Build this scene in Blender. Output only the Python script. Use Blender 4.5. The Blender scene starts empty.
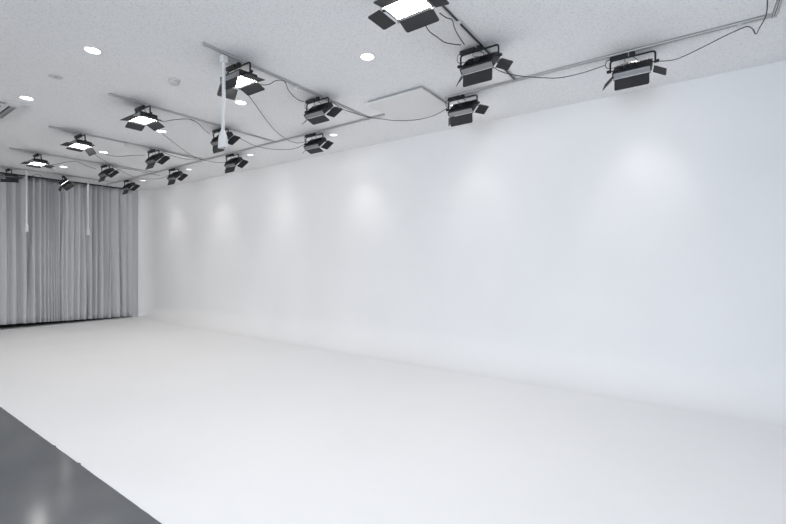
import bpy, bmesh, math, random
from mathutils import Vector, Matrix
random.seed(7)
SC = bpy.context.scene
COL = SC.collection
S = 1.75                      # camera-to-ceiling distance in metres; the room was measured in this unit
CAMZ = 0.758 * S
ZC = CAMZ + S                 # ceiling height
R = math.radians

# ------------------------------------------------------------------ camera
cam = bpy.data.cameras.new('camera'); cam.sensor_width = 36; cam.lens = 421 / 786 * 36
cam.clip_start = 0.02
camo = bpy.data.objects.new('camera', cam); COL.objects.link(camo); SC.camera = camo
YAW = math.atan2(0.579, 0.815)
camo.location = (0, 0, CAMZ); camo.rotation_euler = (math.pi / 2, 0, YAW)

# ------------------------------------------------------------------ world, light, exposure
w = bpy.data.worlds.new('world'); SC.world = w; w.use_nodes = True
bgn = w.node_tree.nodes['Background']; bgn.inputs[0].default_value = (0.80, 0.89, 1.0, 1); bgn.inputs[1].default_value = 0.8
SC.view_settings.view_transform = 'Standard'; SC.view_settings.look = 'None'
SC.view_settings.gamma = 1; SC.view_settings.use_curve_mapping = False
SC.view_settings.exposure = 0.06
WINDOW_POWER = 50
LAMP_EMIT = 25.0
LAMP_EMIT_WALL = 11.0
SPOT_WALL = 12.0
SPOT_ROOM = 14.0
SPOT_NEAR_FILL = 24.0

def area(name, loc, rot, sx, sy, power, color):
    l = bpy.data.lights.new(name, 'AREA'); l.shape = 'RECTANGLE'; l.size = sx; l.size_y = sy
    l.energy = power; l.color = color
    o = bpy.data.objects.new(name, l); COL.objects.link(o); o.location = loc; o.rotation_euler = rot
    return o
WX = [(-9.4, -7.0), (-6.0, -3.6), (-1.3, 1.25)]; WZ0, WZ1 = 0.75, 2.55; YF = -3.4
WPOW = [1.2, 0.3, 2.85]; WCOL = [(1, .97, .94), (1, .98, .96), (0.76, 0.865, 1.0)]
for (a, b), p, wc in zip(WX, WPOW, WCOL):       # unseen windows behind the camera: sky light at right, left two added as fill
    area('daylight', ((a + b) / 2, YF + 0.02, (WZ0 + WZ1) / 2), (R(-90), 0, 0), b - a, WZ1 - WZ0, WINDOW_POWER * p, wc).rotation_euler = (R(90), 0, 0)

# ------------------------------------------------------------------ materials
def mat(name, col, rough=0.6, metal=0.0, spec=0.5, emit=None, estr=0.0):
    m = bpy.data.materials.new(name); m.use_nodes = True
    b = m.node_tree.nodes['Principled BSDF']
    b.inputs['Base Color'].default_value = (*col, 1); b.inputs['Roughness'].default_value = rough
    b.inputs['Metallic'].default_value = metal; b.inputs['Specular IOR Level'].default_value = spec
    if emit:
        b.inputs['Emission Color'].default_value = (*emit, 1); b.inputs['Emission Strength'].default_value = estr
    return m
def noise_mix(m, c0, c1, scale, lo=0.35, hi=0.65, detail=4, bump=0.0, bscale=None, stretch=(1, 1, 1), rough=None):
    nt = m.node_tree; N = nt.nodes; L = nt.links; b = N['Principled BSDF']
    tc = N.new('ShaderNodeTexCoord'); mp = N.new('ShaderNodeMapping'); mp.inputs['Scale'].default_value = stretch
    L.new(tc.outputs['Object'], mp.inputs['Vector'])
    n = N.new('ShaderNodeTexNoise'); n.inputs['Scale'].default_value = scale; n.inputs['Detail'].default_value = detail
    L.new(mp.outputs[0], n.inputs['Vector'])
    r = N.new('ShaderNodeValToRGB'); r.color_ramp.elements[0].position = lo; r.color_ramp.elements[1].position = hi
    r.color_ramp.elements[0].color = (*c0, 1); r.color_ramp.elements[1].color = (*c1, 1)
    L.new(n.outputs['Fac'], r.inputs[0]); L.new(r.outputs[0], b.inputs['Base Color'])
    if rough:
        mr = N.new('ShaderNodeMapRange'); mr.inputs['To Min'].default_value = rough[0]; mr.inputs['To Max'].default_value = rough[1]
        L.new(n.outputs['Fac'], mr.inputs['Value']); L.new(mr.outputs[0], b.inputs['Roughness'])
    if bump:
        n2 = N.new('ShaderNodeTexNoise'); n2.inputs['Scale'].default_value = bscale or scale; n2.inputs['Detail'].default_value = 3
        L.new(mp.outputs[0], n2.inputs['Vector'])
        bp = N.new('ShaderNodeBump'); bp.inputs['Strength'].default_value = bump; bp.inputs['Distance'].default_value = 0.01
        L.new(n2.outputs['Fac'], bp.inputs['Height']); L.new(bp.outputs[0], b.inputs['Normal'])
    return m
M = {}
M['cyc'] = noise_mix(mat('white_paint', (.8, .8, .8), 0.7, spec=0.25), (.83, .83, .832), (.85, .85, .852), 1.3)
M['cycfloor'] = noise_mix(mat('white_floor_paint', (.8, .8, .8), 0.5, spec=0.3), (.865, .865, .868), (.885, .885, .888), 0.9, bump=0.02, bscale=30)
M['ceiling'] = noise_mix(mat('acoustic_board', (.7, .7, .7), 0.95, spec=0.1), (.75, .75, .75), (.88, .88, .88), 75, 0.37, 0.46, 4, bump=0.15, bscale=70)
M['concrete'] = noise_mix(mat('grey_sealed_floor', (.16, .17, .18), 0.25, spec=0.5), (.125, .131, .139), (.150, .156, .164), 2.2, 0.3, 0.7, 4, bump=0.05, bscale=2.5, rough=(0.09, 0.20))
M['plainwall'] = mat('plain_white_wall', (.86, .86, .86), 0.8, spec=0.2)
M['shadewall'] = mat('grey_side_wall', (.60, .60, .605), 0.8, spec=0.2)  # wall end in shadow, its shade put into the grey colour
M['darkfloor'] = mat('dark_gap_floor', (.012, .012, .014), 0.8)  # near-black paints in the shade of the gap under the curtain
M['black'] = mat('black_metal', (.018, .019, .021), 0.45, 0.2)
M['flap'] = noise_mix(mat('matte_black_sheet', (.03, .03, .033), 0.6, 0.0), (.016, .017, .019), (.021, .022, .024), 6)
M['silver'] = mat('brushed_aluminium', (.33, .335, .345), 0.36, 0.9)
M['rail'] = mat('white_track', (.80, .80, .80), 0.5)
M['trackcap'] = mat('grey_end_cap', (.55, .55, .56), 0.5)
M['cover'] = mat('aged_white_plastic', (.62, .615, .60), 0.5)
M['slot'] = mat('dark_track_slot', (.05, .052, .055), 0.6)
M['cord'] = mat('black_rubber', (.022, .022, .024), 0.6)
M['whiteplastic'] = mat('white_plastic', (.72, .72, .715), 0.4)
M['ivory'] = mat('warm_white_panel', (.80, .79, .775), 0.6)
M['greyplastic'] = mat('grey_plastic', (.42, .43, .43), 0.5)
M['louver'] = mat('grey_louver', (.33, .335, .33), 0.5)
M['curtain'] = noise_mix(mat('grey_cloth', (.3, .31, .32), 0.9, spec=0.15), (.53, .54, .555), (.59, .60, .61), 3.0, 0.3, 0.7, 4, stretch=(1, 1, .15))
M['led'] = mat('lit_diffuser', (.9, .9, .9), 0.5, emit=(1.0, 0.965, 0.93), estr=LAMP_EMIT)
M['leddim'] = mat('lit_diffuser_dimmed', (.9, .9, .9), 0.5, emit=(1.0, 0.965, 0.93), estr=LAMP_EMIT_WALL)
M['lens'] = mat('lit_downlight_lens', (.9, .9, .9), 0.5, emit=(1.0, 0.985, 0.97), estr=18.0)
M['reflector'] = mat('satin_reflector', (.5, .5, .5), 0.35, 0.3)
M['frame'] = mat('white_window_frame', (.7, .7, .7), 0.5)

# ------------------------------------------------------------------ mesh helpers
def finish(name, bm, m, parent=None, smooth=False, kind=None, loc=None, bevel=0):
    me = bpy.data.meshes.new(name); bmesh.ops.recalc_face_normals(bm, faces=bm.faces); bm.to_mesh(me); bm.free()
    for x in (m if isinstance(m, list) else [m]): me.materials.append(x)
    o = bpy.data.objects.new(name, me); COL.objects.link(o)
    if smooth:
        for p in me.polygons: p.use_smooth = True
    if parent: o.parent = parent
    if kind: o['kind'] = kind
    if loc is not None: o.location = loc
    if bevel:
        b = o.modifiers.new('bevel', 'BEVEL'); b.width = bevel; b.segments = 2; b.limit_method = 'ANGLE'
    return o
def box(bm, x0, x1, y0, y1, z0, z1, mi=0, mtx=None):
    vs = [bm.verts.new((x, y, z)) for x in (x0, x1) for y in (y0, y1) for z in (z0, z1)]
    if mtx:
        for v in vs: v.co = mtx @ v.co
    for f in ((0, 1, 3, 2), (4, 6, 7, 5), (0, 4, 5, 1), (2, 3, 7, 6), (0, 2, 6, 4), (1, 5, 7, 3)):
        bm.faces.new([vs[i] for i in f]).material_index = mi
def tube(bm, pts, r, n=8, radii=None, cap=True):
    pts = [Vector(p) for p in pts]; rings = []; ref = None
    for i, p in enumerate(pts):
        t = (pts[min(i + 1, len(pts) - 1)] - pts[max(i - 1, 0)]).normalized()
        if ref is None: ref = t.orthogonal().normalized()
        ref = (ref - t * ref.dot(t)).normalized(); b = t.cross(ref)
        rr = radii[i] if radii else r
        rings.append([bm.verts.new(p + rr * (math.cos(2 * math.pi * k / n) * ref + math.sin(2 * math.pi * k / n) * b)) for k in range(n)])
    for a, b in zip(rings, rings[1:]):
        for k in range(n): bm.faces.new((a[k], a[(k + 1) % n], b[(k + 1) % n], b[k]))
    if cap: bm.faces.new(rings[0][::-1]); bm.faces.new(rings[-1])
def lathe(bm, prof, n=24, c=(0, 0, 0), mi=0):
    rings = []
    for r, z in prof:
        rings.append([bm.verts.new((c[0] + r * math.cos(2 * math.pi * k / n), c[1] + r * math.sin(2 * math.pi * k / n), c[2] + z)) for k in range(n)])
    for a, b in zip(rings, rings[1:]):
        for k in range(n): bm.faces.new((a[k], a[(k + 1) % n], b[(k + 1) % n], b[k])).material_index = mi
    bm.faces.new(rings[0]).material_index = mi; bm.faces.new(rings[-1]).material_index = mi
def smooth_path(pts, k=8):
    pts = [Vector(p) for p in pts]; out = []
    for i in range(len(pts) - 1):
        p0 = pts[max(i - 1, 0)]; p1 = pts[i]; p2 = pts[i + 1]; p3 = pts[min(i + 2, len(pts) - 1)]
        for j in range(k):
            t = j / k
            out.append(0.5 * ((2 * p1) + (p2 - p0) * t + (2 * p0 - 5 * p1 + 4 * p2 - p3) * t * t + (3 * p1 - p0 - 3 * p2 + p3) * t ** 3))
    out.append(pts[-1]); return out
def tag(o, label=None, cat=None, group=None, kind=None):
    if label: o['label'] = label
    if cat: o['category'] = cat
    if group: o['group'] = group
    if kind: o['kind'] = kind
    return o
def thing(name, label, cat, loc=(0, 0, 0), rz=0, group=None):
    o = bpy.data.objects.new(name, None); COL.objects.link(o); o.empty_display_size = 0.1
    o.location = loc; o.rotation_euler = (0, 0, rz); return tag(o, label, cat, group)
def copy_tree(o, parent=None):
    c = o.copy(); COL.objects.link(c)
    if parent: c.parent = parent
    for ch in list(o.children): copy_tree(ch, c)
    return c
def at(u, v, drop):
    """a place measured off the photograph that hangs `drop` metres under the ceiling"""
    xx = (-0.579 * 421 + 0.815 * (u - 393)); yy = (0.815 * 421 + 0.579 * (u - 393)); k = (S - drop) / (262 - v)
    return Vector((xx * k, yy * k, ZC - drop))

# ------------------------------------------------------------------ structure
XL, XR, YB = -6.27 * S, 0.97 * S, 2.83 * S
EDGE = 0.6065 * S
bm = bmesh.new(); box(bm, -7.6 * S, XR + 0.1, YF - .1, YB + .6, -0.1, 0.0)
finish('floor', bm, M['concrete'], kind='structure')
# white painted cyclorama floor, thin slab, slightly chipped at its near edge
bm = bmesh.new()
pts = []
n = 420
for i in range(n + 1):
    x = -6.9 * S + (XR - (-6.9 * S)) * i / n
    j = 0.0015 * (random.random() - 0.5)
    if random.random() < 0.03: j += 0.012 * random.random()
    pts.append((x, EDGE + j))
def sk(y): return (-6.272 - 0.2424 * (2.663 - y / S)) * S      # far edge of the white paint, not quite square to the room
pts = [p for p in pts if p[0] > sk(EDGE)]
pts = [(sk(EDGE), EDGE)] + pts + [(XR, YB + 0.3), (sk(YB), YB + 0.3)]
top = [bm.verts.new((x, y, 0.004)) for x, y in pts]; bot = [bm.verts.new((x, y, 0.0)) for x, y in pts]
bm.faces.new(top)
for i in range(len(pts)): bm.faces.new((bot[i], bot[(i + 1) % len(pts)], top[(i + 1) % len(pts)], top[i]))
finish('floor_cyclorama', bm, M['cycfloor'], kind='structure')
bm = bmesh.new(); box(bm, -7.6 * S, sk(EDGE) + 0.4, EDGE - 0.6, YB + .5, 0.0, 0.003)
finish('floor_behind_curtain', bm, M['darkfloor'], kind='structure')  # dark sheet standing in for the void seen below the hem
DLX = [-.24, -1.25, -2.30, -3.36, -4.42, -5.48]
DX2 = [-.24, -1.29, -2.31, -3.31, -4.37, -5.38]
HOLES = [(x, 2.43) for x in DLX] + [(x, 1.60) for x in DX2[1:]] + [(-2.31, .80), (-3.31, .80), (-.24, 1.60), (-.24, .80), (-1.27, .80), (-.24, 0.0), (-1.27, 0.0)]
bm = bmesh.new()
def loop(vs):
    vs = [bm.verts.new(v) for v in vs]
    for i in range(len(vs)): bm.edges.new((vs[i], vs[(i + 1) % len(vs)]))
loop([(-7.6 * S, YF - .1, ZC), (XR + .1, YF - .1, ZC), (XR + .1, YB + .6, ZC), (-7.6 * S, YB + .6, ZC)])
for hx_, hy_ in HOLES: loop([(hx_ * S + .057 * math.cos(2 * math.pi * k / 32), hy_ * S + .057 * math.sin(2 * math.pi * k / 32), ZC) for k in range(32)])
bmesh.ops.triangle_fill(bm, edges=bm.edges[:], use_beauty=True, normal=(0, 0, 1))
finish('ceiling', bm, M['ceiling'], kind='structure')
bm = bmesh.new(); box(bm, -7.6 * S, XR + 0.1, YF - .1, YB + .6, ZC + .12, ZC + .2)
finish('ceiling_slab', bm, M['plainwall'], kind='structure')

# cyclorama: back wall with rounded corners into both returns and a cove to the floor
RC = 0.27 * S
path = []                      # (x, y, inward normal, cove radius)
xl = -6.25 * S; yend = 2.705 * S
xr = 0.90 * S
for i in range(3):
    t = i / 3; path.append((xl, yend + (YB - RC * .46 - yend) * 0 , (1, 0), 0.02)) if i == 0 else None
rcl = YB - yend                # left corner arc: starts right at the free end of the return
for i in range(0, 13):
    a = math.pi - (math.pi / 2) * i / 12
    path.append((xl + rcl * 1.8 + rcl * 1.8 * math.cos(a), yend + rcl * math.sin(a), (-math.cos(a), -math.sin(a)), 0.02 + 0.38 * (i / 12) ** 1.5 * .6))
for i in range(1, 25):
    x = xl + rcl * 1.8 + (xr - RC * 2.0 - xl - rcl * 1.8) * i / 24
    path.append((x, YB, (0, -1), min(0.42, 0.25 + 0.06 * i)))
for i in range(1, 17):
    a = math.pi / 2 - (math.pi / 2) * i / 16; q = RC * 2.0
    path.append((xr - q + q * math.cos(a), YB - q + q * math.sin(a), (-math.cos(a), -math.sin(a)), 0.42))
for i in range(1, 8):
    path.append((xr, YB - RC * 2.0 - (YB - RC * 2.0 - EDGE) * i / 7, (-1, 0), 0.42 if i < 6 else 0.42))
path = path[1:]
bm = bmesh.new(); cols = []
for x, y, nrm, r in path:
    col_ = [bm.verts.new((x, y, ZC)), bm.verts.new((x, y, ZC * .5 + r * .5))]
    for k in range(0, 13):
        a = (math.pi / 2) * k / 12
        off = r * (1 - math.cos(a)); z = 0.0045 + r * (1 - math.sin(a))
        col_.append(bm.verts.new((x + nrm[0] * off, y + nrm[1] * off, z)))
    cols.append(col_)
for a, b in zip(cols, cols[1:]):
    for k in range(len(a) - 1): bm.faces.new((a[k], a[k + 1], b[k + 1], b[k]))
wb = finish('wall_back', bm, M['cyc'], smooth=True, kind='structure')
# the shell around it
bm = bmesh.new(); box(bm, -7.6 * S, XR + .1, YB + .32, YB + .6, 0, ZC); finish('wall_outer', bm, M['plainwall'], kind='structure')
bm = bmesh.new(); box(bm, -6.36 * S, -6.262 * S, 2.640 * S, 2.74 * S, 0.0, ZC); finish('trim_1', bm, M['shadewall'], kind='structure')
bm = bmesh.new(); box(bm, -7.6 * S - .1, -7.0 * S, YF - .1, YB + .6, 0, ZC); finish('wall_left', bm, M['plainwall'], kind='structure')
bm = bmesh.new(); box(bm, XR, XR + .1, YF - .1, YB + .6, 0, ZC); finish('wall_right', bm, M['plainwall'], kind='structure')
bm = bmesh.new()
xs = [-7.6 * S] + [v for ab in WX for v in ab] + [XR + .1]
for i in range(0, len(xs), 2): box(bm, xs[i], xs[i + 1], YF - .12, YF, 0, ZC)
for a, b in WX: box(bm, a, b, YF - .12, YF, 0, WZ0); box(bm, a, b, YF - .12, YF, WZ1, ZC)
finish('wall_front', bm, M['plainwall'], kind='structure')
for k, (a, b) in enumerate(WX):
    bm = bmesh.new()
    for x0, x1 in ((a, a + .05), (b - .05, b), ((a + b) / 2 - .03, (a + b) / 2 + .03)): box(bm, x0, x1, YF - .10, YF - .04, WZ0, WZ1)
    for z0, z1 in ((WZ0, WZ0 + .05), (WZ1 - .05, WZ1)): box(bm, a, b, YF - .10, YF - .04, z0, z1)
    finish('window_%d' % (k + 1), bm, M['frame'], kind='structure')

# ------------------------------------------------------------------ curtain and its track
cy0, cy1 = 0.55 * S, 2.642 * S
bm = bmesh.new(); NX = 900; rows = 26; grid = []
fr = []
y = 0; ph = 0
for i in range(NX + 1):
    t = i / NX; yy = cy0 + (cy1 - cy0) * t; fr.append(yy)
phase = [0]; 
for i in range(NX):
    yy = fr[i]; wl = 0.115 + 0.045 * math.sin(yy * 3.1 + 1.0) + 0.03 * math.sin(yy * 7.7)
    phase.append(phase[-1] + (fr[1] - fr[0]) / wl * 2 * math.pi)
deep = [(cy0 + (cy1 - cy0) * q) for q in (.22, .47, .62, .74, .86, .93)]
for j in range(rows + 1):
    s = j / rows
    row = []
    for i, yy in enumerate(fr):
        hem = 0.022 + 0.072 * max(0, (2.65 - yy / S)) / 1.2
        z1 = ZC - 0.03; z = hem + (z1 - hem) * s
        sh = 0.06 * (1 - s) * math.sin(yy * 2.3) * .6
        p = phase[i] + (1 - s) * 0.7 * math.sin(yy * 4.1 + 2 * s)
        amp = 0.031 + 0.012 * math.sin(yy * 5 + 1) - 0.004 * s
        f = math.sin(p); f = math.copysign(abs(f) ** .75, f)
        x = amp * f + 0.008 * math.sin(2 * p + 1.3 + s * 2) + 0.012 * math.sin(yy * 19 + 2 * s)
        for d in deep:
            x -= 0.05 * math.exp(-((yy - d - 0.03 * math.sin(3 * s + d * 9)) / 0.018) ** 2)
        row.append(bm.verts.new((XL + x, min(yy + .012 * math.sin(p + 1), cy1 + .02), z)))
    grid.append(row)
for a, b in zip(grid, grid[1:]):
    for i in range(NX): bm.faces.new((a[i], a[i + 1], b[i + 1], b[i]))
cu = finish('curtain', bm, M['curtain'], smooth=True)
so = cu.modifiers.new('solid', 'SOLIDIFY'); so.thickness = 0.004
tag(cu, 'floor-length grey pleated curtain closing the far end of the white studio', 'curtain')
bm = bmesh.new(); box(bm, XL - .02, XL + .02, cy0, cy1, ZC - .028, ZC)
tr = finish('curtain_track', bm, M['slot']); tag(tr, 'dark slim curtain track on the ceiling above the grey curtain', 'curtain track')
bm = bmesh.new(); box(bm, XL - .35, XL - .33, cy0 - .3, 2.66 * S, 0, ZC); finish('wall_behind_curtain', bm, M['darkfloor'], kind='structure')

# ------------------------------------------------------------------ lighting tracks on the ceiling
def rail(p0, p1, label, clips=(), group=None, slot=.0035):
    p0 = Vector(p0); p1 = Vector(p1); d = p1 - p0; L = d.length; a = math.atan2(d.y, d.x)
    t = thing('lighting_track', label, 'lighting track', (p0.x, p0.y, ZC), a, group)
    bm = bmesh.new(); wd = .013
    box(bm, 0, L, -wd, -wd + .004, -.018, 0); box(bm, 0, L, wd - .004, wd, -.018, 0); box(bm, 0, L, -wd, wd, -.006, 0)
    box(bm, 0, L, -wd, -slot, -.018, -.015); box(bm, 0, L, slot, wd, -.018, -.015)
    finish('track_body', bm, M['rail'], t)
    bm = bmesh.new(); box(bm, .01, L - .01, -slot, slot, -.0165, -.006); finish('conductor_slot', bm, M['slot'], t)
    for x0, x1 in ((-.012, .0), (L, L + .012)):
        bm = bmesh.new(); box(bm, x0, x1, -.015, .015, -.020, 0); finish('end_cap', bm, M['trackcap'], t, bevel=.003)
    for c in clips:
        bm = bmesh.new(); box(bm, c - .014, c + .014, -.016, .016, -.030, -.018); box(bm, c - .008, c + .008, -.008, .008, -.050, -.030)
        finish('cable_clip', bm, M['whiteplastic'], t, bevel=.002)
    return t
YL = 2.282 * S
XS = [-.785, -1.818, -2.815, -3.85, -4.86, -5.86]
crs = ['track with a black slot crossing the ceiling from the largest lamp',
       'crossing track that carries the nearest white drop cord',
       'crossing track third from the right, flat lit lamp near its free end',
       'crossing track fourth from the right, above two lamps left of centre',
       'crossing track carrying the small flat lit lamp near the curtain',
       'crossing track closest to the grey curtain, holding two white drop cords']
rail((.27 * S, 1.2 * S, 0), (.27 * S, YL, 0), 'short white track at the top right corner, square to the long track')
for i, (x, l) in enumerate(zip(XS, crs)):
    y0 = 1.063 if i else 0.9
    endy = YL - (.03 if i else .045)
    rail((x * S, y0 * S, 0), (x * S, endy, 0), 'white ceiling ' + l, clips=([1.62 * S - y0 * S] if i in (1,) else ([1.57 * S - y0 * S] if i < 4 else [])), slot=(.0035 if i else .010))
rail((-1.215 * S, YL - .021, 0), (.27 * S - .03, YL - .021, 0), 'long white ceiling track at upper right, from square panel to corner', clips=[(.16 + 1.215) * S])
rail((-6.12 * S, YL, 0), (-1.70 * S, YL, 0), 'long white ceiling track along the back wall, from the curtain to the square panel')

# ------------------------------------------------------------------ square ceiling panel, AC, detectors
px0, px1, py0, py1 = -1.655 * S, -1.245 * S, 2.035 * S, 2.44 * S
t = thing('ceiling_panel', 'flat square white panel standing slightly proud of the ceiling between two tracks', 'panel', ((px0 + px1) / 2, (py0 + py1) / 2, ZC))
bm = bmesh.new(); hx = (px1 - px0) / 2; hy = (py1 - py0) / 2
box(bm, -hx, hx, -hy, hy, -.040, -.024); finish('cover_plate', bm, M['ivory'], t, bevel=.003)
bm = bmesh.new(); box(bm, -hx + .02, hx - .02, -hy + .02, hy - .02, -.024, 0); finish('rim', bm, M['greyplastic'], t)

ax0, ax1, ay0, ay1 = -3.99 * S, -3.44 * S, .285 * S, .835 * S
t = thing('air_conditioner', 'white ceiling cassette air conditioner cut off by the left edge of the view', 'air conditioner', ((ax0 + ax1) / 2, (ay0 + ay1) / 2, ZC))
hx = (ax1 - ax0) / 2
bm = bmesh.new()
box(bm, -hx, hx, -hx, -hx + .05, -.02, 0); box(bm, -hx, hx, hx - .05, hx, -.02, 0); box(bm, -hx, -hx + .05, -hx + .05, hx - .05, -.02, 0); box(bm, hx - .05, hx, -hx + .05, hx - .05, -.02, 0)
box(bm, -hx + .13, hx - .13, -hx + .13, hx - .13, -.03, 0)
for sx in (-1, 1):
    for sy in (-1, 1):
        x0, x1 = sorted((sx * (hx - .05), sx * (hx - .16))); y0, y1 = sorted((sy * (hx - .05), sy * (hx - .16)))
        box(bm, x0, x1, y0, y1, -.022, 0)
finish('panel', bm, M['whiteplastic'], t, bevel=.004)
for k in range(4):
    mt = Matrix.Rotation(k * math.pi / 2, 4, 'Z')
    bm = bmesh.new(); box(bm, -hx + .16, hx - .16, hx - .128, hx - .052, -.004, 0, mtx=mt); finish('outlet_slot', bm, M['slot'], t)
    bm = bmesh.new(); box(bm, -hx + .17, hx - .17, -.025, .025, -.003, .003, mtx=mt @ Matrix.Translation((0, hx - .085, -.014)) @ Matrix.Rotation(R(18), 4, 'X')); finish('louver', bm, M['louver'], t)
bm = bmesh.new()
for i in range(14): box(bm, -hx + .17, hx - .17, -hx + .18 + i * .045, -hx + .195 + i * .045, -.036, -.03)
finish('intake_grille', bm, M['louver'], t)

t = thing('smoke_detector', 'small white dome smoke detector on the ceiling left of the nearest drop cord', 'smoke detector', (-2.32 * S, 1.19 * S, ZC))
bm = bmesh.new(); lathe(bm, [(.052, 0), (.052, -.012), (.046, -.016)], 28); finish('base', bm, M['cover'], t)
bm = bmesh.new(); lathe(bm, [(.044, -.016), (.042, -.034), (.034, -.044), (.015, -.048)], 28); finish('dome', bm, M['cover'], t, smooth=True)
t = thing('ceiling_sensor', 'flush round grey ceiling cover between the two leftmost near downlights', 'ceiling cover', (-2.80 * S, .797 * S, ZC))
bm = bmesh.new(); lathe(bm, [(.056, 0), (.056, -.003), (.052, -.005)], 28); finish('cover', bm, M['cover'], t)
bm = bmesh.new(); lathe(bm, [(.012, -.005), (.010, -.008)], 12, (0.01, 0, 0)); finish('knob', bm, M['louver'], t)

# ------------------------------------------------------------------ recessed downlights
def make_downlight(depth):
    t = thing('downlight', '', 'downlight')
    bm = bmesh.new(); n = 32
    prof = [(.066, 0), (.066, -.003), (.060, -.005), (.056, -.003), (.055, 0.0)]
    rings = [[bm.verts.new((r * math.cos(2 * math.pi * k / n), r * math.sin(2 * math.pi * k / n), z)) for k in range(n)] for r, z in prof]
    for a, b in zip(rings, rings[1:]):
        for k in range(n): bm.faces.new((a[k], a[(k + 1) % n], b[(k + 1) % n], b[k]))
    finish('trim_ring', bm, M['whiteplastic'], t, smooth=True)
    bm = bmesh.new(); vs = [bm.verts.new((.052 * math.cos(2 * math.pi * k / n), .052 * math.sin(2 * math.pi * k / n), depth)) for k in range(n)]
    bm.faces.new(vs); finish('lens', bm, M['lens'], t)
    bm = bmesh.new(); tube(bm, [(0, 0, 0), (0, 0, .09)], .0562, 32, cap=False); finish('reflector', bm, M['reflector'], t, smooth=True)
    l = bpy.data.lights.new('beam', 'SPOT'); l.energy = 1; l.spot_size = R(100); l.spot_blend = 1.0; l.shadow_soft_size = .04; l.color = (1, .945, .90)
    o = bpy.data.objects.new('beam', l); COL.objects.link(o); o.parent = t; o.location = (0, 0, -.012)
    return t
dls = {.085: [make_downlight(.085), True], .012: [make_downlight(.012), True]}
beams = {}
def place_dl(x, y, label, power, spot, group, depth=.012):
    e = dls[depth]; o = e[0] if e[1] else copy_tree(e[0]); e[1] = False
    o.location = (x * S, y * S, ZC); o['label'] = label; o['group'] = group
    key = (power, spot)
    for c in o.children:
        if c.type == 'LIGHT':
            if key not in beams:
                ld = c.data.copy(); ld.energy = power; ld.spot_size = R(spot); beams[key] = ld
            c.data = beams[key]
            if depth > .05: c.rotation_euler = (R(28), 0, 0)
la = ['lit round downlight behind the right end lamp, nearest the back wall', 'lit round downlight near the back wall hidden mostly by the lamp under the square panel',
      'lit round downlight beside the lamp at the end of the wall track', 'lit round downlight near the back wall, fourth from the right',
      'lit round downlight near the back wall, second from the curtain', 'lit round downlight near the back wall, closest to the curtain']
for x, l in zip(DLX, la): place_dl(x, 2.43, l, SPOT_WALL, 58, 'downlights washing the back wall', .085)
lb = ['', 'lit round downlight at top centre, between the top lamp and the square panel', 'lit round downlight just below the lamp beside the nearest drop cord',
      'lit round downlight under the flat lamp on the third crossing track', 'lit round downlight in the middle row right of the flat lamp with a drooping flap', 'lit round downlight in the middle row nearest the curtain']
for x, l in list(zip(DX2, lb))[1:]: place_dl(x, 1.60, l, SPOT_ROOM * (1.9 if x < -3 else 1), 130, 'downlights in the middle row')
lc = {-2.31: 'lit round downlight at upper left, the largest of those on the left', -3.31: 'lit round downlight beside the corner of the air conditioner'}
for x in lc: place_dl(x, .80, lc[x], SPOT_ROOM, 130, 'downlights in the near row')

near = ['lit round downlight overhead near the right end, second row from the back wall', 'lit round downlight overhead near the right end, third row from the back wall',
        'lit round downlight overhead above the front edge of the white floor', 'lit round downlight right above the camera side at the right end', 'lit round downlight above the grey floor strip']
for (x, y), l in zip(HOLES[-5:], near): place_dl(x, y, l, SPOT_NEAR_FILL, 140, 'downlights overhead at the near end')  # out-of-view downlights added along the grid to brighten the right side
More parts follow.
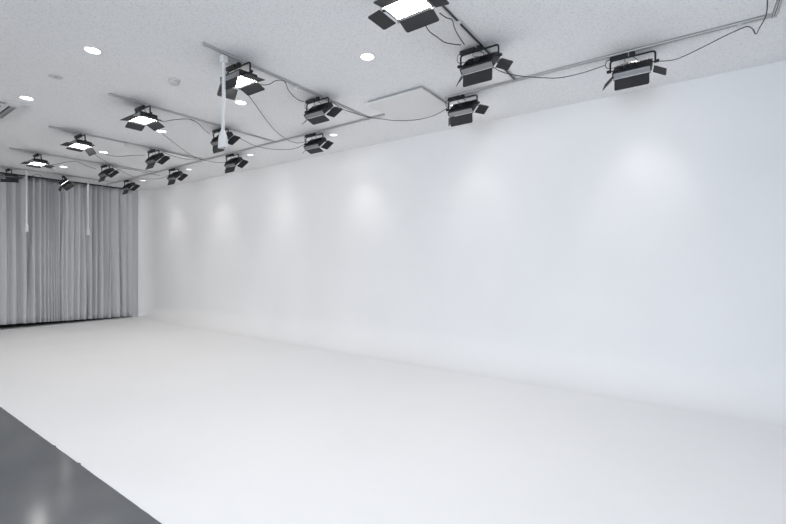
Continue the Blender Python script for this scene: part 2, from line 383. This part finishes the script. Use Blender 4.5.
# ------------------------------------------------------------------ barn-door LED lamps
HW, HD, ZF, ZK = .141, .088, -.042, -.004          # half width, half depth, half thickness of the head
def flap_bm(wd, ln):
    bm = bmesh.new(); r = .014; pts = [(0, -wd / 2), (0, wd / 2)]
    for a in range(0, 91, 15): pts.append((ln - r + r * math.sin(R(a)), wd / 2 - r + r * math.cos(R(a))))
    for a in range(0, 91, 15): pts.append((ln - r + r * math.cos(R(a)), -wd / 2 + r - r * math.sin(R(a))))
    up = [bm.verts.new((x, y, .0012)) for x, y in pts]; dn = [bm.verts.new((x, y, -.0012)) for x, y in pts]
    bm.faces.new(up); bm.faces.new(dn[::-1])
    for i in range(len(pts)): bm.faces.new((up[i], up[(i + 1) % len(pts)], dn[(i + 1) % len(pts)], dn[i]))
    return bm
def make_lamp():
    t = thing('studio_lamp', '', 'studio lamp')
    bm = bmesh.new(); box(bm, -.02, .02, -.015, .015, -.026, -.0185); box(bm, -.012, .012, -.012, .012, -.054, -.026); box(bm, -.022, .022, -.016, .016, -.055, -.030)
    finish('clamp', bm, M['black'], t, bevel=.003)
    bm = bmesh.new(); box(bm, -.165, -.032, -.020, .020, -.052, -.0205)
    ps = finish('power_supply', bm, M['black'], t, bevel=.004)
    bm = bmesh.new(); yw = HW + .021; top = -.053; piv = -.138; r = .022
    p = [(-yw, 0, piv - .012), (-yw, 0, top - r)]
    for a in range(0, 91, 15): p.append((-yw + r - r * math.cos(R(a)), 0, top - r + r * math.sin(R(a))))
    for a in range(0, 91, 15): p.append((yw - r + r * math.sin(R(a)), 0, top - r + r * math.cos(R(a))))
    p += [(yw, 0, top - r), (yw, 0, piv - .012)]
    tube(bm, p, .0075, 10); finish('yoke', bm, M['black'], t, smooth=True)
    # head, pivoting about the yoke's lower ends
    bm = bmesh.new()
    box(bm, -HW + .01, HW - .01, -HD, HD, ZF, ZK)
    box(bm, -HW + .006, HW - .006, -HD - .004, -HD + .009, ZF - .004, ZF + .004); box(bm, -HW + .006, HW - .006, HD - .009, HD + .004, ZF - .004, ZF + .004)
    box(bm, -HW + .006, -HW + .019, -HD, HD, ZF - .004, ZF + .004); box(bm, HW - .019, HW - .006, -HD, HD, ZF - .004, ZF + .004)
    h = finish('housing', bm, M['silver'], t, loc=(0, 0, piv), bevel=.0025); h['label'] = 'silver housing'
    bm = bmesh.new(); box(bm, -HW + .019, HW - .019, -HD + .009, HD - .009, ZF - .0015, ZF - .0005); d = finish('diffuser', bm, M['led'], h); d['label'] = 'glowing white diffuser'
    bm = bmesh.new()
    box(bm, -HW + .012, HW - .012, -HD + .002, HD - .002, ZK, ZK + .010)
    for i in range(13): x = -HW + .024 + i * .0188; box(bm, x, x + .004, -HD + .012, HD - .012, ZK + .010, ZK + .020)
    finish('heat_sink', bm, M['black'], h)
    for s in (-1, 1):
        bm = bmesh.new(); box(bm, *sorted((s * (HW - .010), s * (HW - .001))), -HD - .002, HD + .002, ZF - .001, ZK + .010); finish('end_plate', bm, M['black'], h, bevel=.003)
        bm = bmesh.new(); tube(bm, [(s * (HW - .002), 0, 0), (s * (HW + .034), 0, 0)], .005, 10); tube(bm, [(s * (HW + .029), 0, 0), (s * (HW + .034), 0, 0), (s * (HW + .048), 0, 0)], .013, 12, radii=[.012, .014, .011])
        finish('tilt_knob', bm, M['black'], h)
    bm = bmesh.new(); box(bm, -.035, .020, -.035, .015, ZK + .010, ZK + .034); finish('control_box', bm, M['black'], h, bevel=.003)
    bm = bmesh.new(); tube(bm, [(-.075, -.03, ZK + .008), (-.075, -.03, ZK + .032)], .012, 10); finish('dimmer_knob', bm, M['black'], h)
    # barn doors stand off the face on small hinges
    for sx in (-1, 1):
        for sy in (-1, 1):
            bm = bmesh.new(); box(bm, sx * (HW - .012) - .006, sx * (HW - .012) + .006, sy * (HD + .002) - .006, sy * (HD + .002) + .006, ZF - .016, ZF - .002)
            finish('hinge_block', bm, M['silver'], h)
    for nm, wd, ln, loc, ph in (('near', .250, .098, (0, -HD - .004, ZF - .008), -90), ('right', .180, .100, (HW + .006, 0, ZF - .012), 0),
                            ('far', .250, .098, (0, HD + .004, ZF - .008), 90), ('left', .180, .100, (-HW - .006, 0, ZF - .012), 180)):
        f = finish('barn_door', flap_bm(wd, ln), M['flap'], h, loc=loc); f.rotation_euler = (0, R(30), R(ph))
    # cords
    bm = bmesh.new(); tube(bm, smooth_path([(-.165, 0, -.036), (-.19, .004, -.042), (-.200, .01, -.070), (-.185, .012, -.100), (-.13, .012, -.108), (-.07, .0, -.100), (-.03, -.01, -.11)]), .0028, 6)
    tube(bm, smooth_path([(-.04, 0, -.05), (-.06, .01, -.075), (-.035, .01, -.09), (0, .0, -.105)]), .0022, 6)
    tube(bm, smooth_path([(.0, 0, -.055), (.03, .01, -.08), (.045, 0, -.115)]), .0022, 6)
    finish('power_cord', bm, M['cord'], t, smooth=True)
    return t
lamp0 = make_lamp(); dim = {}
used = [False]
def lamp(x, y, tilt, doors, label, group, rz=0):
    o = copy_tree(lamp0) if used[0] else lamp0; used[0] = True
    o.location = (x * S, y * S, ZC); o.rotation_euler = (0, 0, R(rz)); o['label'] = label; o['group'] = group
    h = [c for c in o.children if c.name.startswith('housing')][0]; h.rotation_euler = (R(tilt), 0, 0)
    if group != G1:
        for c in h.children:
            if c.name.startswith('diffuser'):
                if 'm' not in dim: dim['m'] = c.data.copy(); dim['m'].materials[0] = M['leddim']
                c.data = dim['m']
    ds = {round(math.degrees(c.rotation_euler.z)): c for c in h.children if c.name.startswith('barn_door')}
    for k, a in zip((-90, 0, 90, 180), doors): ds[k].rotation_euler = (0, R(a), R(k))
    if 'left edge' in label:
        for c in h.children:
            if c.name.startswith('diffuser'): c.data = c.data.copy(); c.data.materials[0] = M['greyplastic']; c['label'] = 'unlit grey diffuser'
    return o
G1, G2, G3 = 'flat hanging lamps in the near row', 'tilted lamps halfway along the crossing tracks', 'tilted lamps along the wall tracks'
# near row: flat, seen from below
LAMPS = [
 (-.815, 1.235, 0, (10, 8, 20, 8), 'largest lamp, lit face and open flaps cut by the top edge of the photo', G1),
 (-1.838, 1.262, 4, (72, 5, 25, 55), 'black lamp with lit square face right beside the nearest white drop cord', G1),
 (-2.83, 1.255, 0, (12, 8, 28, 28), 'flat lit lamp with spread flaps on the third crossing track', G1),
 (-3.86, 1.255, -2, (5, -5, 52, 5), 'flat lit lamp with one flap drooping at its right, left of centre', G1),
 (-4.87, 1.255, 0, (5, -5, 10, 5), 'small flat lit lamp on the crossing track just before the curtain', G1),
 (-5.90, 1.28, 5, (30, 82, -4, 30), 'unlit black lamp at the left edge, hanging in front of the curtain top', G1),
 (-.795, 1.80, 43, (44, 30, 30, 45), 'big black lamp with silver side and dark hanging flap, upper right of centre', G2),
 (-1.835, 1.80, 43, (118, 30, 30, 22), 'black lamp with silver side at centre, beside the left corner of the square panel', G2),
 (-2.84, 1.80, 46, (42, 30, 45, 40), 'dark tilted lamp partly hidden by the plug of the nearest drop cord', G2),
 (-3.86, 1.80, 44, (24, 35, 40, 30), 'dark tilted lamp left of centre with narrow lit strip and pointed lower flap', G2),
 (-4.87, 1.80, 42, (26, 30, 25, 30), 'small dark tilted lamp hanging in front of the curtain top, third from its right', G2),
 (-5.88, 1.75, 42, (28, 45, 60, 50), 'small lamp turned sideways showing its bright face against the grey curtain', G2, -24),
 (-.230, 2.270, 37, (44, 30, 30, 40), 'right end lamp, alone on the long track, silver side over a black flap', G3),
 (-1.108, 2.270, 43, (52, 25, 30, 70), 'black lamp right at the corner of the square ceiling panel', G3),
 (-2.365, 2.285, 42, (118, 30, 30, 22), 'black lamp directly below the centre lamp, last on the wall track', G3),
 (-3.42, 2.285, 44, (30, 35, 45, 30), 'dark tilted lamp on the wall track just right of the nearest drop cord', G3),
 (-4.46, 2.285, 45, (27, 35, 50, 30), 'small dark tilted lamp on the wall track, second from the curtain', G3),
 (-5.54, 2.285, 45, (25, 35, 50, 30), 'smallest lamp on the wall track, right above the curtain edge', G3),
]
for a in LAMPS: lamp(*a)

# ------------------------------------------------------------------ white drop cords with sockets
def drop(x, y, length, label, bend):
    t = thing('drop_cord', label, 'power drop', (x * S, y * S, ZC))
    bm = bmesh.new(); box(bm, -.022, .022, -.026, .026, -.085, -.024); finish('track_plug', bm, M['whiteplastic'], t, bevel=.006)
    zl = -length + .15
    pts = [(0, 0, -.08), (0, 0, -.2), (bend * .05, 0, -.5 * length), (bend * .3, .0, zl * .85), (bend * 1.0, 0, zl - .01)]
    P = smooth_path(pts, 24)
    bm = bmesh.new(); tube(bm, P, .013, 10, radii=[.0150 + .0015 * math.sin(i * 1.9) for i in range(len(P))]); finish('cord', bm, M['whiteplastic'], t, smooth=True)
    bm = bmesh.new(); b0 = bend
    # flared multi-outlet body
    secs = [(.014, .014, 0), (.020, .018, -.02), (.038, .022, -.055), (.044, .024, -.075), (.046, .026, -.15)]
    rings = []
    for hx, hy, z in secs:
        rr = []
        for k in range(16):
            a = 2 * math.pi * k / 16; c, s = math.cos(a), math.sin(a)
            rr.append(bm.verts.new((b0 + hx * math.copysign(abs(c) ** .5, c), hy * math.copysign(abs(s) ** .5, s), zl + z)))
        rings.append(rr)
    for a, b in zip(rings, rings[1:]):
        for k in range(16): bm.faces.new((a[k], a[(k + 1) % 16], b[(k + 1) % 16], b[k]))
    bm.faces.new(rings[0]); bm.faces.new(rings[-1])
    so = finish('socket_body', bm, M['whiteplastic'], t, smooth=False)
    bm = bmesh.new()
    for s in (-.02, .02): box(bm, b0 + s - .008, b0 + s - .005, -.008, .008, zl - .152, zl - .1495); box(bm, b0 + s + .005, b0 + s + .008, -.008, .008, zl - .152, zl - .1495)
    finish('outlet_slots', bm, M['slot'], so)
drop(-1.825, 1.172, .453 * S, 'thick white drop cord with a socket, nearest, hanging from the second crossing track', -.012)
drop(-5.86, 1.415, .672 * S, 'white drop cord with socket hanging before the curtain, the left one', .004)
drop(-5.86, 1.985, .68 * S, 'white drop cord with socket hanging before the curtain, the right one', -.004)

# ------------------------------------------------------------------ black cables slung between lamps
def cable(px, label, r=.0036, drops=None):
    pts = []
    for i, (u, v) in enumerate(px):
        t = i / (len(px) - 1)
        d = drops[i] if drops else .05 + .05 * math.sin(math.pi * t)
        pts.append(at(u, v, d))
    bm = bmesh.new(); tube(bm, smooth_path(pts, 7), r, 6)
    tag(finish('power_cable', bm, M['cord'], smooth=True), label, 'cable', 'black power cables slung between the lamps')
cable([(439.6, 13), (446, 17.6), (452, 20), (454.5, 28), (458, 35), (464.5, 45)], 'short black cable from the track clip down to the big lamp at upper right', drops=[.05, .06, .05, .06, .06, .06])
cable([(421, 17), (423.5, 21), (429, 31), (437, 37), (444, 42), (452, 44), (461, 45)], 'black cable from below the topmost lamp curving to the big lamp at upper right', drops=[.06, .06, .06, .06, .06, .06, .07])
cable([(489, 63), (494, 67.5), (501, 71.5), (509, 74), (524, 76.5), (543, 77.8), (560, 77.8), (580, 73.6), (593, 69.6), (605, 65.3)], 'black cable sagging between the big upper lamp and the right end lamp')
cable([(656, 61), (665, 61), (677, 59), (694, 51.5), (711, 43), (728, 34.5), (744, 27.5), (749, 26.8), (753, 29.5), (756, 34), (760, 27), (765, 18), (767, 10), (767.5, -4)], 'black cable from the right end lamp looping up at the top right corner', drops=[.08, .08, .07, .07, .06, .06, .055, .055, .06, .09, .07, .05, .04, .035])
cable([(449, 107), (446.6, 108.5), (434, 115.5), (417, 119.7), (397.6, 120.7), (381, 119), (366, 116.6), (352, 112.5), (342, 108.8), (331, 101)], 'black cable sagging under the square ceiling panel', drops=[.09, .09, .1, .11, .11, .1, .09, .08, .07, .07])
cable([(259, 84.5), (264, 85), (270, 84), (275.5, 80.8), (282, 80.4), (285.5, 83), (289, 91), (297, 99), (305, 102)], 'black cable looped over a clip between the drop cord lamp and the centre lamp', drops=[.09, .08, .08, .06, .055, .06, .07, .07, .07])
cable([(244, 89), (247.4, 94), (257, 107), (266.3, 120), (276, 131.5), (287, 139.5), (297, 143), (306, 141.5)], 'straight black cable from the drop cord lamp to the last wall track lamp', drops=[.12, .08, .05, .05, .05, .05, .06, .07])
cable([(232, 134.5), (243, 140), (254.6, 145.5), (270, 149), (288, 149.5), (298, 147.5), (306, 143.5)], 'black cable on the ceiling from behind the nearest socket to the right')
cable([(156, 119), (162.7, 121.3), (173, 120), (184, 119), (192, 120), (199, 124), (204, 129.5), (210, 134)], 'black cable from the third crossing track lamp over a clip to the socket lamp')
cable([(150, 122), (156, 128), (167, 137.3), (184, 150.3), (192, 155.5), (199.5, 159), (214.6, 162.2), (222, 162.5), (229, 161)], 'long black cable crossing diagonally under the ceiling left of centre')
cable([(103, 153), (108, 154.8), (115, 156.2), (122, 156.4), (133, 155.4), (145, 155.2)], 'black cable between the lamp with the drooping flap and the tilted lamp to its right')
cable([(93, 153), (97, 156), (105.5, 161.5), (114.5, 167), (124, 172.5), (133.6, 176.8), (141, 178.4), (150, 179), (158.6, 178.7), (165, 177), (171, 174)], 'black cable curving down to the wall track above the curtain edge', drops=[.06, .03, .025, .022, .022, .022, .03, .04, .05, .06, .06])
cable([(161.5, 150.5), (172, 153.2), (183.4, 155.7), (192, 158), (200, 158.8)], 'short black cable beside the tilted lamp left of centre, upper of two')
cable([(163, 152.3), (170, 155), (183.4, 158.6), (195, 159.8), (203, 159.5)], 'short black cable beside the tilted lamp left of centre, lower of two')
cable([(46, 165.5), (50.6, 165.3), (62, 163), (74.4, 161.3), (80, 162.8), (87, 166), (96, 169)], 'black cable arching from the small flat lamp to the tilted lamp before the curtain')
cable([(47, 165.5), (53, 169.5), (60, 174), (66, 178)], 'short black cable from the small flat lamp down to the lamp turned sideways')
cable([(112, 167), (124, 168.5), (136, 170.5), (148, 173.2), (160, 175.6)], 'thin black cable on the ceiling above the smallest lamp')
cable([(30, 177), (34, 175), (37.4, 174.2), (41.2, 176), (45, 178.6), (49, 180.8), (58, 182)], 'black cable hanging at the curtain top between the two leftmost lamps', drops=[.14, .14, .15, .16, .18, .2, .2])
